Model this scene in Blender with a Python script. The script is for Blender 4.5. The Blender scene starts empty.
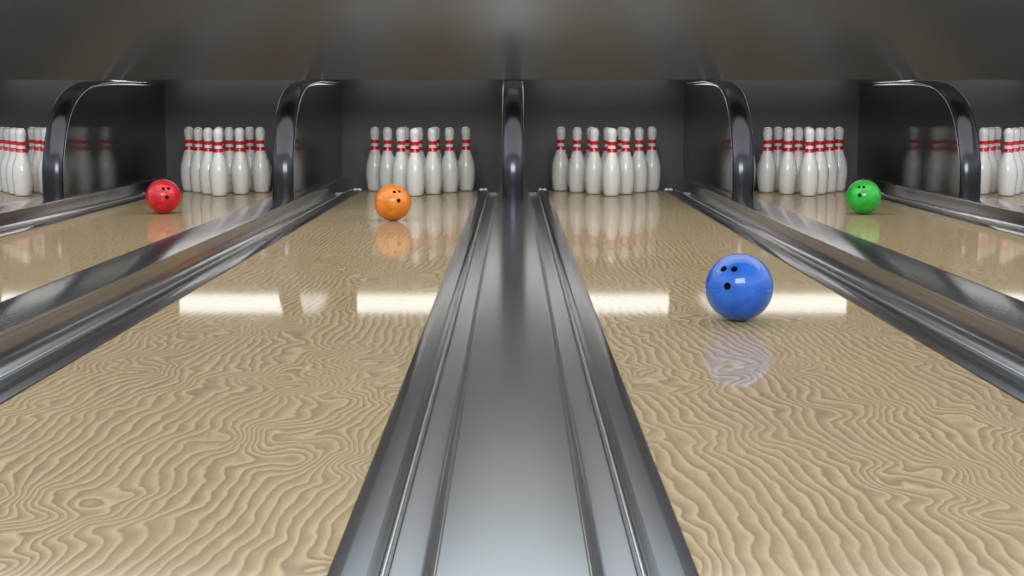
import bpy, bmesh, math, random
from mathutils import Vector, Matrix, Quaternion
random.seed(4)
PI = math.pi
scene = bpy.context.scene
COL = scene.collection

# ------------------------------------------------------------------ measures
H = 0.75                 # eye height above the lanes
PITCH = 1.578            # lane to lane
GAP = 0.295              # half width of a divider with its gutters
LANE_HW = PITCH/2 - GAP
Y0, Y1 = -1.5, 12.16     # lanes run along +Y
YW = 12.75                # back wall of the pin decks
YP = 9.71                # front of the partitions
PLATE_Z, PLATE_HW = 0.095, 0.113

# ------------------------------------------------------------------ helpers
def srgb(r, g, b):
    f = lambda c: (c/255/12.92) if c/255 <= 0.04045 else ((c/255+0.055)/1.055)**2.4
    return (f(r), f(g), f(b), 1)

def link(name, me, mat=None, parent=None, loc=(0, 0, 0)):
    o = bpy.data.objects.new(name, me)
    COL.objects.link(o)
    if me is not None and mat is not None:
        for m in (mat if isinstance(mat, (list, tuple)) else [mat]):
            me.materials.append(m)
    o.location = loc
    if parent is not None:
        o.parent = parent
    return o

def tag(o, label=None, cat=None, group=None, kind=None):
    if label: o['label'] = label
    if cat: o['category'] = cat
    if group: o['group'] = group
    if kind: o['kind'] = kind
    return o

def empty(name, loc):
    o = bpy.data.objects.new(name, None)
    o.empty_display_size = 0.1
    COL.objects.link(o)
    o.location = loc
    return o

def to_mesh(name, bm, smooth=None):
    bmesh.ops.recalc_face_normals(bm, faces=bm.faces)
    me = bpy.data.meshes.new(name)
    bm.to_mesh(me); bm.free()
    if smooth is not None:
        for p in me.polygons: p.use_smooth = True
        if smooth < PI:
            try: me.set_sharp_from_angle(angle=smooth)
            except Exception: pass
    return me

def extrude_profile(name, pts, stations, smooth=math.radians(35)):
    """closed XZ outline carried along Y; a station is (y, dx, dz, scale_about_centre)"""
    bm = bmesh.new()
    cx = sum(p[0] for p in pts)/len(pts); cz = sum(p[1] for p in pts)/len(pts)
    rings = []
    for st in stations:
        y, dx, dz, s = (tuple(st)+(0, 0, 1)[len(st)-1:]) if len(st) < 4 else st
        rings.append([bm.verts.new((cx+(x-cx)*s+dx, y, cz+(z-cz)*s+dz)) for x, z in pts])
    n = len(pts)
    for a, b in zip(rings, rings[1:]):
        for i in range(n):
            bm.faces.new((a[i], a[(i+1) % n], b[(i+1) % n], b[i]))
    bm.faces.new(rings[0]); bm.faces.new(rings[-1])
    return to_mesh(name, bm, smooth)

def box_mesh(name, x0, x1, y0, y1, z0, z1, bevel=0.0, seg=2):
    bm = bmesh.new()
    bmesh.ops.create_cube(bm, size=1)
    for v in bm.verts:
        v.co = Vector(((x0+x1)/2+v.co.x*(x1-x0), (y0+y1)/2+v.co.y*(y1-y0), (z0+z1)/2+v.co.z*(z1-z0)))
    if bevel:
        bmesh.ops.bevel(bm, geom=list(bm.edges), offset=bevel, segments=seg, affect='EDGES', profile=0.5)
    return to_mesh(name, bm, math.radians(35))

def mirror_pts(pts): return [(-x, z) for x, z in pts]

def arc(cx, cz, rx, rz, a0, a1, n):
    return [(cx+rx*math.cos(a0+(a1-a0)*i/n), cz+rz*math.sin(a0+(a1-a0)*i/n)) for i in range(n+1)]

# ------------------------------------------------------------------ materials
def new_mat(name):
    m = bpy.data.materials.new(name); m.use_nodes = True
    nt = m.node_tree
    return m, nt, nt.nodes['Principled BSDF']

def N(nt, t, **kw):
    n = nt.nodes.new(t)
    for k, v in kw.items(): setattr(n, k, v)
    return n

def math_node(nt, op, a, b=None, c=None):
    n = N(nt, 'ShaderNodeMath', operation=op)
    for i, v in enumerate((a, b, c)):
        if v is None: continue
        if isinstance(v, (int, float)): n.inputs[i].default_value = v
        else: nt.links.new(v, n.inputs[i])
    return n.outputs[0]

def noise(nt, vec, scale, detail=2, rough=0.5):
    n = N(nt, 'ShaderNodeTexNoise')
    n.inputs['Scale'].default_value = scale
    n.inputs['Detail'].default_value = detail
    n.inputs['Roughness'].default_value = rough
    nt.links.new(vec, n.inputs['Vector'])
    return n.outputs['Fac']

def ramp(nt, fac, stops):
    n = N(nt, 'ShaderNodeValToRGB')
    cr = n.color_ramp
    while len(cr.elements) < len(stops): cr.elements.new(0.5)
    for e, (p, c) in zip(cr.elements, stops):
        e.position = p; e.color = c
    nt.links.new(fac, n.inputs['Fac'])
    return n.outputs['Color']

def mapping(nt, vec, scale, loc=(0, 0, 0), rot=(0, 0, 0)):
    n = N(nt, 'ShaderNodeMapping')
    n.inputs['Scale'].default_value = scale
    n.inputs['Location'].default_value = loc
    n.inputs['Rotation'].default_value = rot
    nt.links.new(vec, n.inputs['Vector'])
    return n.outputs['Vector']

def wood_material():
    m, nt, b = new_mat('lacquered_grained_wood')
    pos = N(nt, 'ShaderNodeNewGeometry').outputs['Position']
    sep = N(nt, 'ShaderNodeSeparateXYZ'); nt.links.new(pos, sep.inputs[0])
    x, y = sep.outputs['X'], sep.outputs['Y']
    flow = noise(nt, mapping(nt, pos, (1.5, 0.8, 1), (3.1, 0.4, 0)), 1.0, 1.0, 0.45)
    fold = noise(nt, mapping(nt, pos, (5.4, 4.2, 1), (1.7, 5.2, 0)), 1.0, 1.0, 0.5)
    zone = noise(nt, mapping(nt, pos, (1.9, 1.7, 1), (7.3, 2.9, 0)), 1.0, 0.0, 0.5)
    fine = noise(nt, mapping(nt, pos, (24, 11, 1)), 1.0, 2, 0.55)
    amp = N(nt, 'ShaderNodeMapRange', interpolation_type='SMOOTHSTEP')
    nt.links.new(zone, amp.inputs['Value'])
    for k_, v_ in (('From Min', 0.46), ('From Max', 0.62), ('To Min', 2.0), ('To Max', 13.5)): amp.inputs[k_].default_value = v_
    # grain lines: the level lines of a drifting height field that folds here and there
    side = math_node(nt, 'SIGN', x)
    v = math_node(nt, 'MULTIPLY', x, 34.0)
    v = math_node(nt, 'MULTIPLY_ADD', math_node(nt, 'MULTIPLY', y, side), 1.8, v)
    v = math_node(nt, 'MULTIPLY_ADD', flow, 6.0, v)
    v = math_node(nt, 'MULTIPLY_ADD', math_node(nt, 'SUBTRACT', fold, 0.5), amp.outputs[0], v)
    v = math_node(nt, 'MULTIPLY_ADD', fine, 0.9, v)
    fr = math_node(nt, 'FRACT', v)
    col = ramp(nt, fr, [(0.0, srgb(140, 118, 86)), (0.14, srgb(148, 127, 93)), (0.55, srgb(171, 150, 114)),
                        (0.86, srgb(195, 174, 136)), (1.0, srgb(150, 128, 94))])
    soft = noise(nt, mapping(nt, pos, (3.1, 3.3, 1), (4.4, 8.1, 0)), 1.0, 1.0, 0.5)
    sm = N(nt, 'ShaderNodeMapRange'); nt.links.new(soft, sm.inputs['Value'])
    for k_, v_ in (('From Min', 0.35), ('From Max', 0.65), ('To Min', 0.0), ('To Max', 0.30)): sm.inputs[k_].default_value = v_
    mean = N(nt, 'ShaderNodeMix', data_type='RGBA')
    nt.links.new(sm.outputs[0], mean.inputs['Factor']); nt.links.new(col, mean.inputs[6])
    mean.inputs[7].default_value = srgb(170, 149, 113)
    col = mean.outputs[2]
    # fibres and broad tone drift
    fib = noise(nt, mapping(nt, pos, (160, 9, 1)), 1.0, 3, 0.6)
    tone = noise(nt, mapping(nt, pos, (3.5, 1.0, 1)), 1.0, 2, 0.5)
    k = math_node(nt, 'MULTIPLY_ADD', fib, 0.30, 0.85)
    k = math_node(nt, 'MULTIPLY', k, math_node(nt, 'MULTIPLY_ADD', tone, 0.22, 0.89))
    mx = N(nt, 'ShaderNodeVectorMath', operation='SCALE')
    nt.links.new(col, mx.inputs[0]); nt.links.new(k, mx.inputs['Scale'])
    nt.links.new(mx.outputs[0], b.inputs['Base Color'])
    b.inputs['Roughness'].default_value = 0.45
    b.inputs['Specular IOR Level'].default_value = 0.1
    b.inputs['Coat Weight'].default_value = 0.6
    b.inputs['Coat Roughness'].default_value = 0.05
    b.inputs['Coat IOR'].default_value = 1.4
    return m

def metal(name, col, rough, streak=0.05, axis='Y'):
    m, nt, b = new_mat(name)
    pos = N(nt, 'ShaderNodeNewGeometry').outputs['Position']
    sc = (90, 0.35, 90) if axis == 'Y' else (60, 60, 2)
    s = noise(nt, mapping(nt, pos, sc), 1.0, 3, 0.55)
    r = math_node(nt, 'MULTIPLY_ADD', s, streak, rough - streak/2)
    if streak: nt.links.new(r, b.inputs['Roughness'])
    else: b.inputs['Roughness'].default_value = rough
    b.inputs['Base Color'].default_value = col
    b.inputs['Metallic'].default_value = 1.0
    return m

def plain(name, col, rough, coat=0.0, spec=0.5, metallic=0.0, mottling=0.06, scale=12):
    m, nt, b = new_mat(name)
    pos = N(nt, 'ShaderNodeTexCoord').outputs['Object']
    s = noise(nt, pos, scale, 3, 0.55)
    k = math_node(nt, 'MULTIPLY_ADD', s, mottling*2, 1-mottling)
    mx = N(nt, 'ShaderNodeVectorMath', operation='SCALE')
    mx.inputs[0].default_value = col[:3]
    nt.links.new(k, mx.inputs['Scale'])
    nt.links.new(mx.outputs[0], b.inputs['Base Color'])
    b.inputs['Roughness'].default_value = rough
    b.inputs['Specular IOR Level'].default_value = spec
    b.inputs['Metallic'].default_value = metallic
    b.inputs['Coat Weight'].default_value = coat
    b.inputs['Coat Roughness'].default_value = 0.04
    return m

def emitter(name, col, strength):
    m, nt, b = new_mat(name)
    b.inputs['Base Color'].default_value = (0.8, 0.8, 0.8, 1)
    b.inputs['Emission Color'].default_value = col
    b.inputs['Emission Strength'].default_value = strength
    return m

M_WOOD = wood_material()
M_PLATE = metal('brushed_divider_steel', (0.43, 0.44, 0.45, 1), 0.18, 0.0)
M_TIP_GLINT = plain('white_tip_glint', (0.92, 0.92, 0.92, 1), 0.25, coat=1.0)  # lamp glint on the metal stops, set as plain white
M_EDGE_GLINT = metal('edge_glint_steel', (0.50, 0.49, 0.47, 1), 0.16, 0.0)
M_BRIGHT = metal('bright_chrome', (0.85, 0.85, 0.84, 1), 0.22, 0.0)
M_GUTTER = metal('gutter_steel', (0.42, 0.42, 0.435, 1), 0.20, 0.0)
M_RAIL = metal('polished_rail_steel', (0.24, 0.242, 0.255, 1), 0.18, 0.0)
M_CHROME = metal('dark_polished_trim', (0.055, 0.055, 0.062, 1), 0.18, 0.0, 'Z')
M_KICK = plain('black_gloss_panel', (0.014, 0.014, 0.015, 1), 0.10, spec=1.0)
M_BACK = plain('charcoal_back_wall', (0.092, 0.093, 0.097, 1), 0.45, spec=0.5)
M_MASK = plain('dark_satin_masking', (0.044, 0.038, 0.034, 1), 0.25, spec=0.9)
M_DARK = plain('black_recess', (0.012, 0.012, 0.012, 1), 0.6)
M_FLOOR = plain('dark_concrete', (0.05, 0.05, 0.05, 1), 0.7)
M_PIN = plain('white_pin_lacquer', srgb(226, 225, 222), 0.30, coat=0.6, mottling=0.015, scale=20)
M_RED = plain('red_pin_stripe', srgb(225, 18, 28), 0.28, coat=0.6, mottling=0.02)
M_PINBASE = plain('pin_base_nylon', srgb(150, 140, 125), 0.5)
M_LAMP = emitter('lamp_diffuser', (1.0, 0.985, 0.955, 1), 2.8)
M_LIP = plain('grey_painted_steel', (0.22, 0.22, 0.22, 1), 0.5)
M_CASE = plain('lamp_case_grey', (0.10, 0.10, 0.10, 1), 0.5)

# ------------------------------------------------------------------ setting
tag(link('floor', box_mesh('floor', -7, 7, Y0, YW+0.1, -0.32, -0.22), M_FLOOR), kind='structure')
tag(link('wall_back', box_mesh('wall_back', -7, 7, YW, YW+0.1, -0.22, 2.95), M_BACK), kind='structure')
tag(link('housing_light_blocker', box_mesh('housing_light_blocker', -7, 7, 11.32, YW-0.001, 1.1305, 1.19), M_DARK), kind='structure')  # unseen pinsetter housing top, added to keep hall light out from above

# ------------------------------------------------------------------ lanes
lane_me = box_mesh('bowling_lane', -LANE_HW+0.001, LANE_HW-0.001, Y0, Y1, -0.2199, 0.0, 0.002, 1)
lane_me.materials.append(M_WOOD)
LANES = [
    (-2.5, 'glossy wooden bowling lane at the far left, mostly cut off by the photo edge'),
    (-1.5, 'glossy wooden bowling lane carrying the red ball'),
    (-0.5, 'glossy wooden bowling lane carrying the orange ball'),
    (0.5, 'glossy wooden bowling lane carrying the blue ball'),
    (1.5, 'glossy wooden bowling lane carrying the green ball'),
    (2.5, 'glossy wooden bowling lane at the far right, mostly cut off by the photo edge'),
]
for k, lab in LANES:
    o = bpy.data.objects.new('bowling_lane', lane_me); COL.objects.link(o)
    o.location = (k*PITCH, 0, 0)
    tag(o, lab, 'bowling lane', 'bowling lanes')

# ------------------------------------------------------------------ dividers with gutters
GEND = 11.62
def plate_profile():
    w, z, r = PLATE_HW, PLATE_Z, 0.007
    p = [(-w, -0.218)]
    p += arc(-w+r, z-r, r, r, PI, PI/2, 4)
    p += arc(w-r, z-r, r, r, PI/2, 0, 4)
    p += [(w, -0.218)]
    return p
def gutter_profile():
    # concave sheet from the divider's side down to the trough and up to the rail
    top = [(PLATE_HW+0.0015, 0.086)]
    top += [(0.150+0.0345*math.cos(a), 0.076+0.078*math.sin(a)) for a in [PI+PI/2*i/14 for i in range(15)]]
    top += [(0.170, -0.002), (0.1985, -0.001)]
    low = [(0.1985, -0.03), (PLATE_HW+0.0015, -0.03)]
    return top+low
def rail_profile():
    return [(GAP, -0.21), (GAP, 0.0035), (GAP-0.0004, 0.0042), (0.2720, 0.0105), (0.2695, 0.0107), (0.2325, 0.0110), (0.2320, 0.0109), (0.2095, -0.0010),
            (0.2082, -0.0010), (0.2080, 0.0110), (0.1992, 0.0110), (0.1990, -0.21)]
def lip_profile():
    p = [(0.2078, 0.0112), (0.2078, 0.0165)]
    p += arc(0.2035, 0.0165, 0.0043, 0.0050, 0, PI, 8)[1:]
    p += [(0.1992, 0.0112)]
    return p
ystations = [(Y0,)] + [(Y0+(Y1-Y0)*i/8,) for i in range(1, 8)]
plate_me = extrude_profile('top_plate', plate_profile(), ystations+[(YW-0.002,)])
def edge_profile():
    return [(PLATE_HW-0.005, PLATE_Z+0.0002), (PLATE_HW-0.003, PLATE_Z+0.0012)] + arc(PLATE_HW-0.003, PLATE_Z-0.003, 0.0042, 0.0042, PI/2, 0, 6) + [(PLATE_HW+0.0012, PLATE_Z-0.0075), (PLATE_HW+0.0002, PLATE_Z-0.0078), (PLATE_HW-0.004, PLATE_Z-0.004)]
edge_me = {s: extrude_profile('edge_glint_strip', edge_profile() if s > 0 else mirror_pts(edge_profile()), ystations+[(YW-0.004,)], math.radians(50)) for s in (-1, 1)}  # strip added to stand for the highlight along the plate's edge
for s in (-1, 1): edge_me[s].materials.append(M_EDGE_GLINT)
gut_me = {s: extrude_profile('gutter', gutter_profile() if s > 0 else mirror_pts(gutter_profile()), ystations[:-1]+[(GEND,)]) for s in (-1, 1)}
rail_me = {}
bead2_me = {}
for s in (-1, 1):
    pr = rail_profile() if s > 0 else mirror_pts(rail_profile())
    rail_me[s] = extrude_profile('gutter_rail', pr, ystations+[(Y1-0.01,)], math.radians(25))
    bead2_me[s] = extrude_profile('rail_lip', lip_profile() if s > 0 else mirror_pts(lip_profile()), ystations+[(Y1-0.02,)], math.radians(60))
    bead2_me[s].materials.append(M_BRIGHT)  # lighter metal than the rail, carrying the highlight along its lip
lip_me = {s: box_mesh('end_lip', min(s*0.116, s*0.1975), max(s*0.116, s*0.1985), GEND+0.001, GEND+0.03, -0.06, 0.016, 0.003) for s in (-1, 1)}
def tip_mesh():
    # rounded, notched stop at the rail's far end; lamp glint painted as white
    bm = bmesh.new(); rings = []; n = 24
    for q, (y, f) in enumerate([(-0.050, 0.55), (-0.046, 0.78), (-0.036, 0.93), (-0.020, 1.0), (-0.006, 0.97), (0.006, 0.80), (0.010, 0.55)]):
        ring = []
        for i in range(n+1):
            a = PI*i/n
            notch = 0.010*math.exp(-((math.cos(a)*0.040)/0.011)**2)
            ring.append(bm.verts.new((0.040*f*math.cos(a), y, max(0.0, (0.030*math.sin(a)**0.7)*f-notch*f))))
        rings.append(ring)
    for A, B in zip(rings, rings[1:]):
        for i in range(n): bm.faces.new((A[i], A[i+1], B[i+1], B[i]))
        bm.faces.new((A[n], A[0], B[0], B[n]))
    bm.faces.new(rings[0]); bm.faces.new(rings[-1])
    return to_mesh('rail_tip', bm, math.radians(60))
tip_me = tip_mesh(); tip_me.materials.append(M_TIP_GLINT)
for me, mt in ((plate_me, M_PLATE), (gut_me[1], M_GUTTER), (gut_me[-1], M_GUTTER), (rail_me[1], M_RAIL),
               (rail_me[-1], M_RAIL), (lip_me[1], M_LIP), (lip_me[-1], M_LIP)):
    me.materials.append(mt)
def divider(k, lab):
    root = empty('lane_divider', (k*PITCH, 0, 0))
    tag(root, lab, 'lane divider', 'steel lane dividers')
    tp = link('top_plate', plate_me, None, root)
    for s in (-1, 1):
        link('edge_glint_strip', edge_me[s], None, tp)
        link('gutter', gut_me[s], None, root)
        rl = link('gutter_rail', rail_me[s], None, root)
        tag(link('rail_lip', bead2_me[s], None, rl), 'inner lip, highlight given as bright chrome')
        link('rail_tip', tip_me, None, rl, (s*0.252, Y1-0.012, -0.003))
        link('end_lip', lip_me[s], None, root)
for k, lab in ((0, 'steel lane divider with narrow gutters between the orange and blue ball lanes'),
               (-1, 'steel lane divider with narrow gutters between the red and orange ball lanes'),
               (1, 'steel lane divider with narrow gutters between the blue and green ball lanes'),
               (-2, 'steel lane divider in the left corner, beyond the red ball'),
               (2, 'steel lane divider in the right corner, beyond the green ball')):
    divider(k, lab)

# ------------------------------------------------------------------ partitions with an arched trim
TH, TW = 0.036, 0.147
OUT = [(9.700, PLATE_Z+0.0005), (9.700, 0.18), (9.704, 0.26), (9.714, 0.33), (9.742, 0.41), (9.787, 0.50), (9.836, 0.575), (9.895, 0.65), (9.960, 0.708),
       (10.04, 0.760), (10.13, 0.803), (10.24, 0.842), (10.36, 0.872), (10.50, 0.893), (10.70, 0.906), (10.95, 0.915), (11.3, 0.920), (12.0, 0.922), (YW-0.003, 0.922)]
def path(inset):
    """(y, z, tangent angle) along the rising front edge, inset towards the panel"""
    res = []
    for i, (y, z) in enumerate(OUT):
        a = OUT[max(0, i-1)]; b = OUT[min(len(OUT)-1, i+1)]
        t = PI/2 if i == 0 else math.atan2(b[1]-a[1], b[0]-a[0])
        f = 1.0 if y < 10.3 else max(0.3, 1.0-(y-10.3)*0.75)
        ny, nz = math.sin(t)*f, -math.cos(t)*f
        y += 0.035 if i < len(OUT)-1 else 0
        res.append((y+ny*inset if i < len(OUT)-1 else y, z+nz*inset if i else z, t))
    return res
def trim_mesh():
    # rounded-front section swept along the arch
    hw = TW/2
    sec = [(-hw, TH)]
    sec += [(hw*math.cos(a), 0.034-0.034*math.sin(a)) for a in [PI-PI*i/16 for i in range(17)]]
    sec += [(hw, TH)]
    bm = bmesh.new(); rings = []
    for (y, z, t), (yi, zi, _) in zip(path(0), path(TH)):
        d = Vector((0, yi-y, zi-z)).normalized()
        rings.append([bm.verts.new(Vector((x, y, z))+d*q) for x, q in sec])
    n = len(sec)
    for a, b in zip(rings, rings[1:]):
        for i in range(n): bm.faces.new((a[i], a[(i+1) % n], b[(i+1) % n], b[i]))
    bm.faces.new(rings[0]); bm.faces.new(rings[-1])
    return to_mesh('arch_trim', bm, math.radians(40))
def panel_mesh():
    bm = bmesh.new()
    pts = [(y, z) for y, z, _ in path(TH-0.004)] + [(YW-0.003, PLATE_Z+0.0005)]
    A = [bm.verts.new((-0.058, y, z)) for y, z in pts]
    B = [bm.verts.new((0.058, y, z)) for y, z in pts]
    n = len(pts)
    bm.faces.new(A); bm.faces.new(B)
    for i in range(n): bm.faces.new((A[i], A[(i+1) % n], B[(i+1) % n], B[i]))
    return to_mesh('side_panel', bm, math.radians(30))
def edge_mesh(s):
    # thin bright bead where trim meets the panel
    bm = bmesh.new(); rings = []
    for y, z, t in path(TH-0.001):
        d = Vector((0, -math.sin(t), math.cos(t)))
        u = Vector((1, 0, 0)); c = Vector((s*(TW/2-0.003), y, z))
        rings.append([bm.verts.new(c+u*0.004*math.cos(a)+d*0.004*math.sin(a)) for a in [2*PI*i/8 for i in range(8)]])
    for a, b in zip(rings, rings[1:]):
        for i in range(8): bm.faces.new((a[i], a[(i+1) % 8], b[(i+1) % 8], b[i]))
    bm.faces.new(rings[0]); bm.faces.new(rings[-1])
    return to_mesh('edge_bead', bm, PI)
trim_me = trim_mesh(); trim_me.materials.append(M_CHROME)
side_me = panel_mesh(); side_me.materials.append(M_KICK)
bead_me = {s: edge_mesh(s) for s in (-1, 1)}
for s in (-1, 1): bead_me[s].materials.append(M_BRIGHT)
def off(me):   # meshes were drawn in lane space; bring the base to the origin
    me.transform(Matrix.Translation((0, -YP, -PLATE_Z)))
for me in (trim_me, side_me, bead_me[1], bead_me[-1]): off(me)
for k, lab in ((0, 'black partition with arched dark chrome front standing in the middle, seen head-on'),
               (-1, 'black partition with arched chrome front between the red and orange ball lanes'),
               (1, 'black partition with arched chrome front between the blue and green ball lanes'),
               (-2, 'black partition with arched chrome front beside the far left pins, beyond the red ball'),
               (2, 'black partition with arched chrome front beside the far right pins, beyond the green ball')):
    root = empty('pin_deck_partition', (k*PITCH-(0.02 if k == 2 else 0), YP, PLATE_Z))
    tag(root, lab, 'partition', 'partitions between the pin decks')
    link('side_panel', side_me, None, root)
    tr = link('arch_trim', trim_me, None, root)
    for s in (-1, 1): link('edge_bead', bead_me[s], None, tr)

# ------------------------------------------------------------------ masking unit and pin deck lamps
mask = link('masking_panel', box_mesh('masking_panel', -7, 7, 0, 0.05, 0, 2.08, 0.004, 2), M_MASK, None, (0, 11.27, 0.9235))
mask.rotation_euler = (math.radians(9), 0, 0)
tag(mask, 'long dark satin masking panel hanging above all the pin decks', 'panel')
LAMPS = [(-2.5, 'strip lamp above the far left pins'), (-1.5, 'strip lamp above the pins of the red ball lane'),
         (-0.5, 'strip lamp above the pins of the orange ball lane'), (0.5, 'strip lamp above the pins of the blue ball lane'),
         (1.5, 'strip lamp above the pins of the green ball lane'), (2.5, 'strip lamp above the far right pins')]
def diffuser_mesh():
    # L-shaped opal cover: the front and the underside of the lamp
    sec = [(-0.245, 0.180), (-0.245, 0.022), (-0.238, 0.012), (-0.228, 0.010), (-0.15, 0.010), (-0.15, 0.0395), (-0.2005, 0.0395), (-0.2005, 0.180)]
    bm = bmesh.new()
    A = [bm.verts.new((-0.595, y, z)) for y, z in sec]; B = [bm.verts.new((0.595, y, z)) for y, z in sec]
    n = len(sec)
    bm.faces.new(A); bm.faces.new(B)
    for i in range(n): bm.faces.new((A[i], A[(i+1) % n], B[(i+1) % n], B[i]))
    return to_mesh('diffuser', bm, math.radians(40))
case_me = box_mesh('lamp_case', -0.61, 0.61, -0.20, -0.002, 0.040, 0.185, 0.006); case_me.materials.append(M_CASE)
diff_me = diffuser_mesh(); diff_me.materials.append(M_LAMP)
for k, lab in LAMPS:
    root = empty('strip_lamp', (k*PITCH, YW, 0.945))
    tag(root, lab, 'lamp', 'pin deck strip lamps')
    link('case', case_me, None, root); link('diffuser', diff_me, None, root)

# ------------------------------------------------------------------ pins
PH = 0.543
def pin_mesh():
    prof = [(0.0, 0.030), (0.0, 0.046), (0.006, 0.0535), (0.03, 0.0585), (0.07, 0.0635), (0.13, 0.0685), (0.20, 0.0725), (0.28, 0.0748),
            (0.35, 0.0745), (0.41, 0.0710), (0.47, 0.0640), (0.52, 0.0565), (0.56, 0.0490), (0.60, 0.0415), (0.64, 0.0358),
            (0.668, 0.0333), (0.697, 0.0318), (0.72, 0.0312), (0.742, 0.0311), (0.77, 0.0314), (0.80, 0.0321), (0.84, 0.0343), (0.88, 0.0370),
            (0.915, 0.0387), (0.94, 0.0383), (0.962, 0.0352), (0.980, 0.0290), (0.992, 0.0195), (0.998, 0.0095)]
    bm = bmesh.new(); n = 32
    rings = [[bm.verts.new((r*1.06*math.cos(2*PI*i/n), r*1.06*math.sin(2*PI*i/n), t*PH)) for i in range(n)] for t, r in prof]
    for q, (a, b) in enumerate(zip(rings, rings[1:])):
        tm = (prof[q][0]+prof[q+1][0])/2
        for i in range(n):
            f = bm.faces.new((a[i], a[(i+1) % n], b[(i+1) % n], b[i]))
            f.material_index = 1 if (0.64 < tm < 0.697 or 0.742 < tm < 0.80) else (2 if tm < 0.006 else 0)
    tip = bm.verts.new((0, 0, PH))
    for i in range(n): bm.faces.new((rings[-1][i], rings[-1][(i+1) % n], tip))
    f = bm.faces.new(list(reversed(rings[0]))); f.material_index = 2
    return to_mesh('bowling_pin', bm, math.radians(60))
pin_me = pin_mesh()
for mt in (M_PIN, M_RED, M_PINBASE): pin_me.materials.append(mt)
SP = 0.258
YF = 11.45
ROWS = [('front pin', [0.0]), ('second row', [-0.5, 0.5]), ('third row', [-1.0, 0.0, 1.0]), ('back row', [-1.5, -0.5, 0.5, 1.5])]
WHICH = {0: ['front pin standing alone at the point of the rack'],
         1: ['left pin of the pair behind the front pin', 'right pin of the pair behind the front pin'],
         2: ['left pin of the third row of three', 'middle pin of the third row of three', 'right pin of the third row of three'],
         3: ['leftmost pin of the back row of four', 'second pin from left in back row of four',
             'second pin from right in back row of four', 'rightmost pin of the back row of four']}
DECKS = {-2.5: 'far left rack', -1.5: 'rack behind the red ball', -0.5: 'rack behind the orange ball',
         0.5: 'rack behind the blue ball', 1.5: 'rack behind the green ball', 2.5: 'far right rack'}
SKIP = {-2.5: set(), 2.5: set()}
for k, dn in DECKS.items():
    for r, (rn, xs) in enumerate(ROWS):
        for j, q in enumerate(xs):
            if (r, j) in SKIP.get(k, ()): continue
            o = bpy.data.objects.new('bowling_pin', pin_me); COL.objects.link(o)
            o.location = (k*PITCH+q*SP+{2.5: 0.026, 1.5: 0.010, -1.5: 0.006}.get(k, 0.003), YF+r*SP*0.866, 0.0005)
            o.rotation_euler = (0, 0, random.random()*6)
            tag(o, 'white '+WHICH[r][j]+', '+dn, 'bowling pin', 'bowling pins of the '+dn)

# ------------------------------------------------------------------ camera
cam = bpy.data.cameras.new('camera')
cam.lens = 50; cam.sensor_width = 36; cam.sensor_fit = 'HORIZONTAL'
cam.shift_x = -1.0/1024
cam.clip_end = 100
co = bpy.data.objects.new('camera', cam); COL.objects.link(co)
co.location = (0, 0, H)
FPX = 1024*50/36
co.rotation_euler = (PI/2-math.atan(186/FPX), 0, 0)
scene.camera = co

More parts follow.
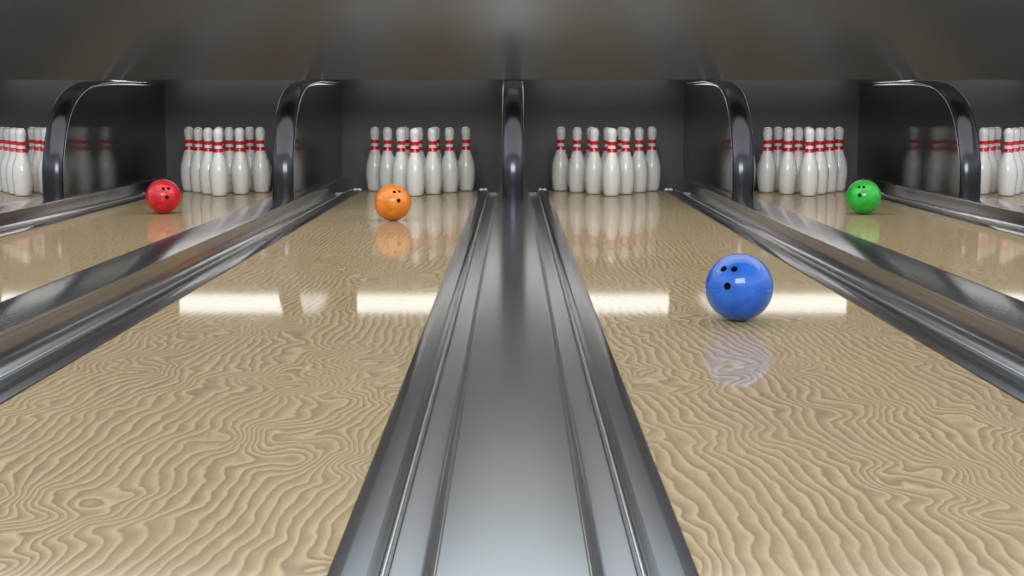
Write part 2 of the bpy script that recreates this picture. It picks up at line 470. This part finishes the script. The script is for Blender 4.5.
# ------------------------------------------------------------------ balls
BR = 0.1165
def ball_material(name, col):
    m, nt, b = new_mat(name)
    pos = N(nt, 'ShaderNodeTexCoord').outputs['Object']
    s = noise(nt, pos, 9, 4, 0.6)
    c2 = tuple(min(1, c*1.0+0.02) for c in col[:3])+(1,)
    c1 = tuple(c*0.74 for c in col[:3])+(1,)
    nt.links.new(ramp(nt, s, [(0.35, c1), (0.62, c2)]), b.inputs['Base Color'])
    b.inputs['Roughness'].default_value = 0.4
    b.inputs['Specular IOR Level'].default_value = 0.2
    b.inputs['Coat Weight'].default_value = 0.8
    b.inputs['Coat Roughness'].default_value = 0.06
    return m
def ball(name_col, col, loc, holes, label):
    """holes: list of (direction, radius); directions are world unit vectors from the centre"""
    root = empty('bowling_ball', (loc[0], loc[1], 0))
    bm = bmesh.new()
    bmesh.ops.create_uvsphere(bm, u_segments=96, v_segments=48, radius=BR)
    body_tmp = bpy.data.meshes.new('tmp'); bm.to_mesh(body_tmp); bm.free()
    cut = bmesh.new()
    for d, r in holes:
        q = Vector((0, 0, 1)).rotation_difference(d)
        mt = Matrix.Translation(d*(BR-0.012)) @ q.to_matrix().to_4x4()
        bmesh.ops.create_cone(cut, cap_ends=True, segments=28, radius1=r, radius2=r, depth=0.06, matrix=mt)
    cut_me = bpy.data.meshes.new('tmpcut'); cut.to_mesh(cut_me); cut.free()
    a = bpy.data.objects.new('tmpa', body_tmp); c = bpy.data.objects.new('tmpc', cut_me)
    COL.objects.link(a); COL.objects.link(c)
    md = a.modifiers.new('b', 'BOOLEAN'); md.operation = 'DIFFERENCE'; md.object = c; md.solver = 'EXACT'
    bpy.context.view_layer.update()
    dg = bpy.context.evaluated_depsgraph_get()
    me = bpy.data.meshes.new_from_object(a.evaluated_get(dg))
    bpy.data.objects.remove(a); bpy.data.objects.remove(c)
    for p in me.polygons: p.use_smooth = True
    try: me.set_sharp_from_angle(angle=math.radians(40))
    except Exception: pass
    me.name = 'shell'
    me.materials.clear()
    link('shell', me, ball_material(name_col, col), root, (0, 0, BR+0.0005))
    for d, r in holes:   # dark lined holes
        q = Vector((0, 0, 1)).rotation_difference(d).to_matrix().to_4x4()
        hb = bmesh.new(); rings = []
        surf = math.sqrt(BR*BR-r*r)
        for rr, zz in ((r*0.985, surf-0.0012), (r*0.9, surf-0.0022), (r*0.88, surf-0.034), (0.0, surf-0.034)):
            if rr == 0: rings.append([hb.verts.new(q @ Vector((0, 0, zz)))]); continue
            rings.append([hb.verts.new(q @ Vector((rr*math.cos(2*PI*i/24), rr*math.sin(2*PI*i/24), zz))) for i in range(24)])
        for A, B in zip(rings, rings[1:]):
            for i in range(24):
                if len(B) == 1: hb.faces.new((A[i], A[(i+1) % 24], B[0]))
                else: hb.faces.new((A[i], A[(i+1) % 24], B[(i+1) % 24], B[i]))
        link('finger_hole', to_mesh('finger_hole', hb, math.radians(40)), M_DARK, root, (0, 0, BR+0.0005))
    return tag(root, label, 'bowling ball')
def dirs(loc, offs):
    """where the holes sit, as (right, up) fractions of the radius seen from the lane's foul line"""
    c = Vector((loc[0], loc[1], BR)); back = (Vector((0, 0, H))-c).normalized()
    right = Vector((0, 0, 1)).cross(back).normalized(); up = back.cross(right)
    out = []
    for u, v, r in offs:
        out.append(((right*u+up*v+back*math.sqrt(max(0, 1-u*u-v*v))).normalized(), r))
    return out
def put(name, rgb, loc, offs, label):
    ball(name, srgb(*rgb), loc, dirs(loc, offs), label)
put('blue_ball', (16, 98, 206), (0.779, 4.86), [(-0.46, 0.53, 0.0118), (-0.15, 0.53, 0.0118), (-0.34, 0.02, 0.0130)],
    'shiny blue bowling ball on the lane, closest and largest of the balls')
put('orange_ball', (232, 132, 16), (-0.765, 9.03), [(0.10, 0.57, 0.011), (0.37, 0.59, 0.010), (0.33, 0.10, 0.0130)],
    'orange bowling ball rolling in front of the pins')
put('red_ball', (208, 5, 26), (-2.363, 9.61), [(0.02, 0.45, 0.0115), (0.31, 0.45, 0.0115), (0.20, -0.06, 0.0135)],
    'red bowling ball beside the gutter')
put('green_ball', (18, 176, 46), (2.357, 9.56), [(-0.27, 0.56, 0.010), (-0.01, 0.57, 0.010), (-0.22, 0.09, 0.0130)],
    'bright green bowling ball beside the gutter')

# ------------------------------------------------------------------ light
w = bpy.data.worlds.new('hall'); scene.world = w; w.use_nodes = True
nt = w.node_tree
bg = nt.nodes['Background']
dirn = N(nt, 'ShaderNodeTexCoord').outputs['Generated']
sepw = N(nt, 'ShaderNodeSeparateXYZ'); nt.links.new(dirn, sepw.inputs[0])
# the hall: dim around eye level, a bluish lit band above it, a dark ceiling overhead
sky = ramp(nt, sepw.outputs['Z'], [(0.0, (0.40, 0.41, 0.42, 1)), (0.10, (0.50, 0.52, 0.54, 1)), (0.27, (0.80, 0.88, 0.96, 1)), (0.34, (1.28, 1.44, 1.52, 1)),
                                   (0.60, (0.74, 0.80, 0.88, 1)), (0.85, (0.14, 0.15, 0.16, 1)), (1.0, (0.06, 0.06, 0.07, 1))])
nt.links.new(sky, bg.inputs['Color']); bg.inputs['Strength'].default_value = 1.1
def area(name, loc, target, sx, sy, power, col=(1, 1, 1)):
    l = bpy.data.lights.new(name, 'AREA'); l.shape = 'RECTANGLE'; l.size = sx; l.size_y = sy
    l.energy = power; l.color = col
    o = bpy.data.objects.new(name, l); COL.objects.link(o)
    o.location = loc
    o.rotation_euler = (Vector(target)-Vector(loc)).to_track_quat('-Z', 'Y').to_euler()
    return o
area('key_lamp_or_fill', (0, -3.0, 4.6), (0, 9, 0.3), 5.0, 2.6, 520, (1, 0.97, 0.93))
area('key_lamp_or_fill', (0, 7.5, 4.4), (0, 7.9, 0), 12.0, 4.0, 280, (1, 0.97, 0.93))  # fill light added over the lanes to brighten the far wood

scene.cycles.use_denoising = True
scene.cycles.sample_clamp_indirect = 2.0
scene.cycles.blur_glossy = 1.0
scene.cycles.denoising_input_passes = 'RGB'
vs = scene.view_settings
scene.display_settings.display_device = 'sRGB'
vs.view_transform = 'Standard'; vs.look = 'None'; vs.exposure = 0.0; vs.gamma = 1.0
vs.use_curve_mapping = False
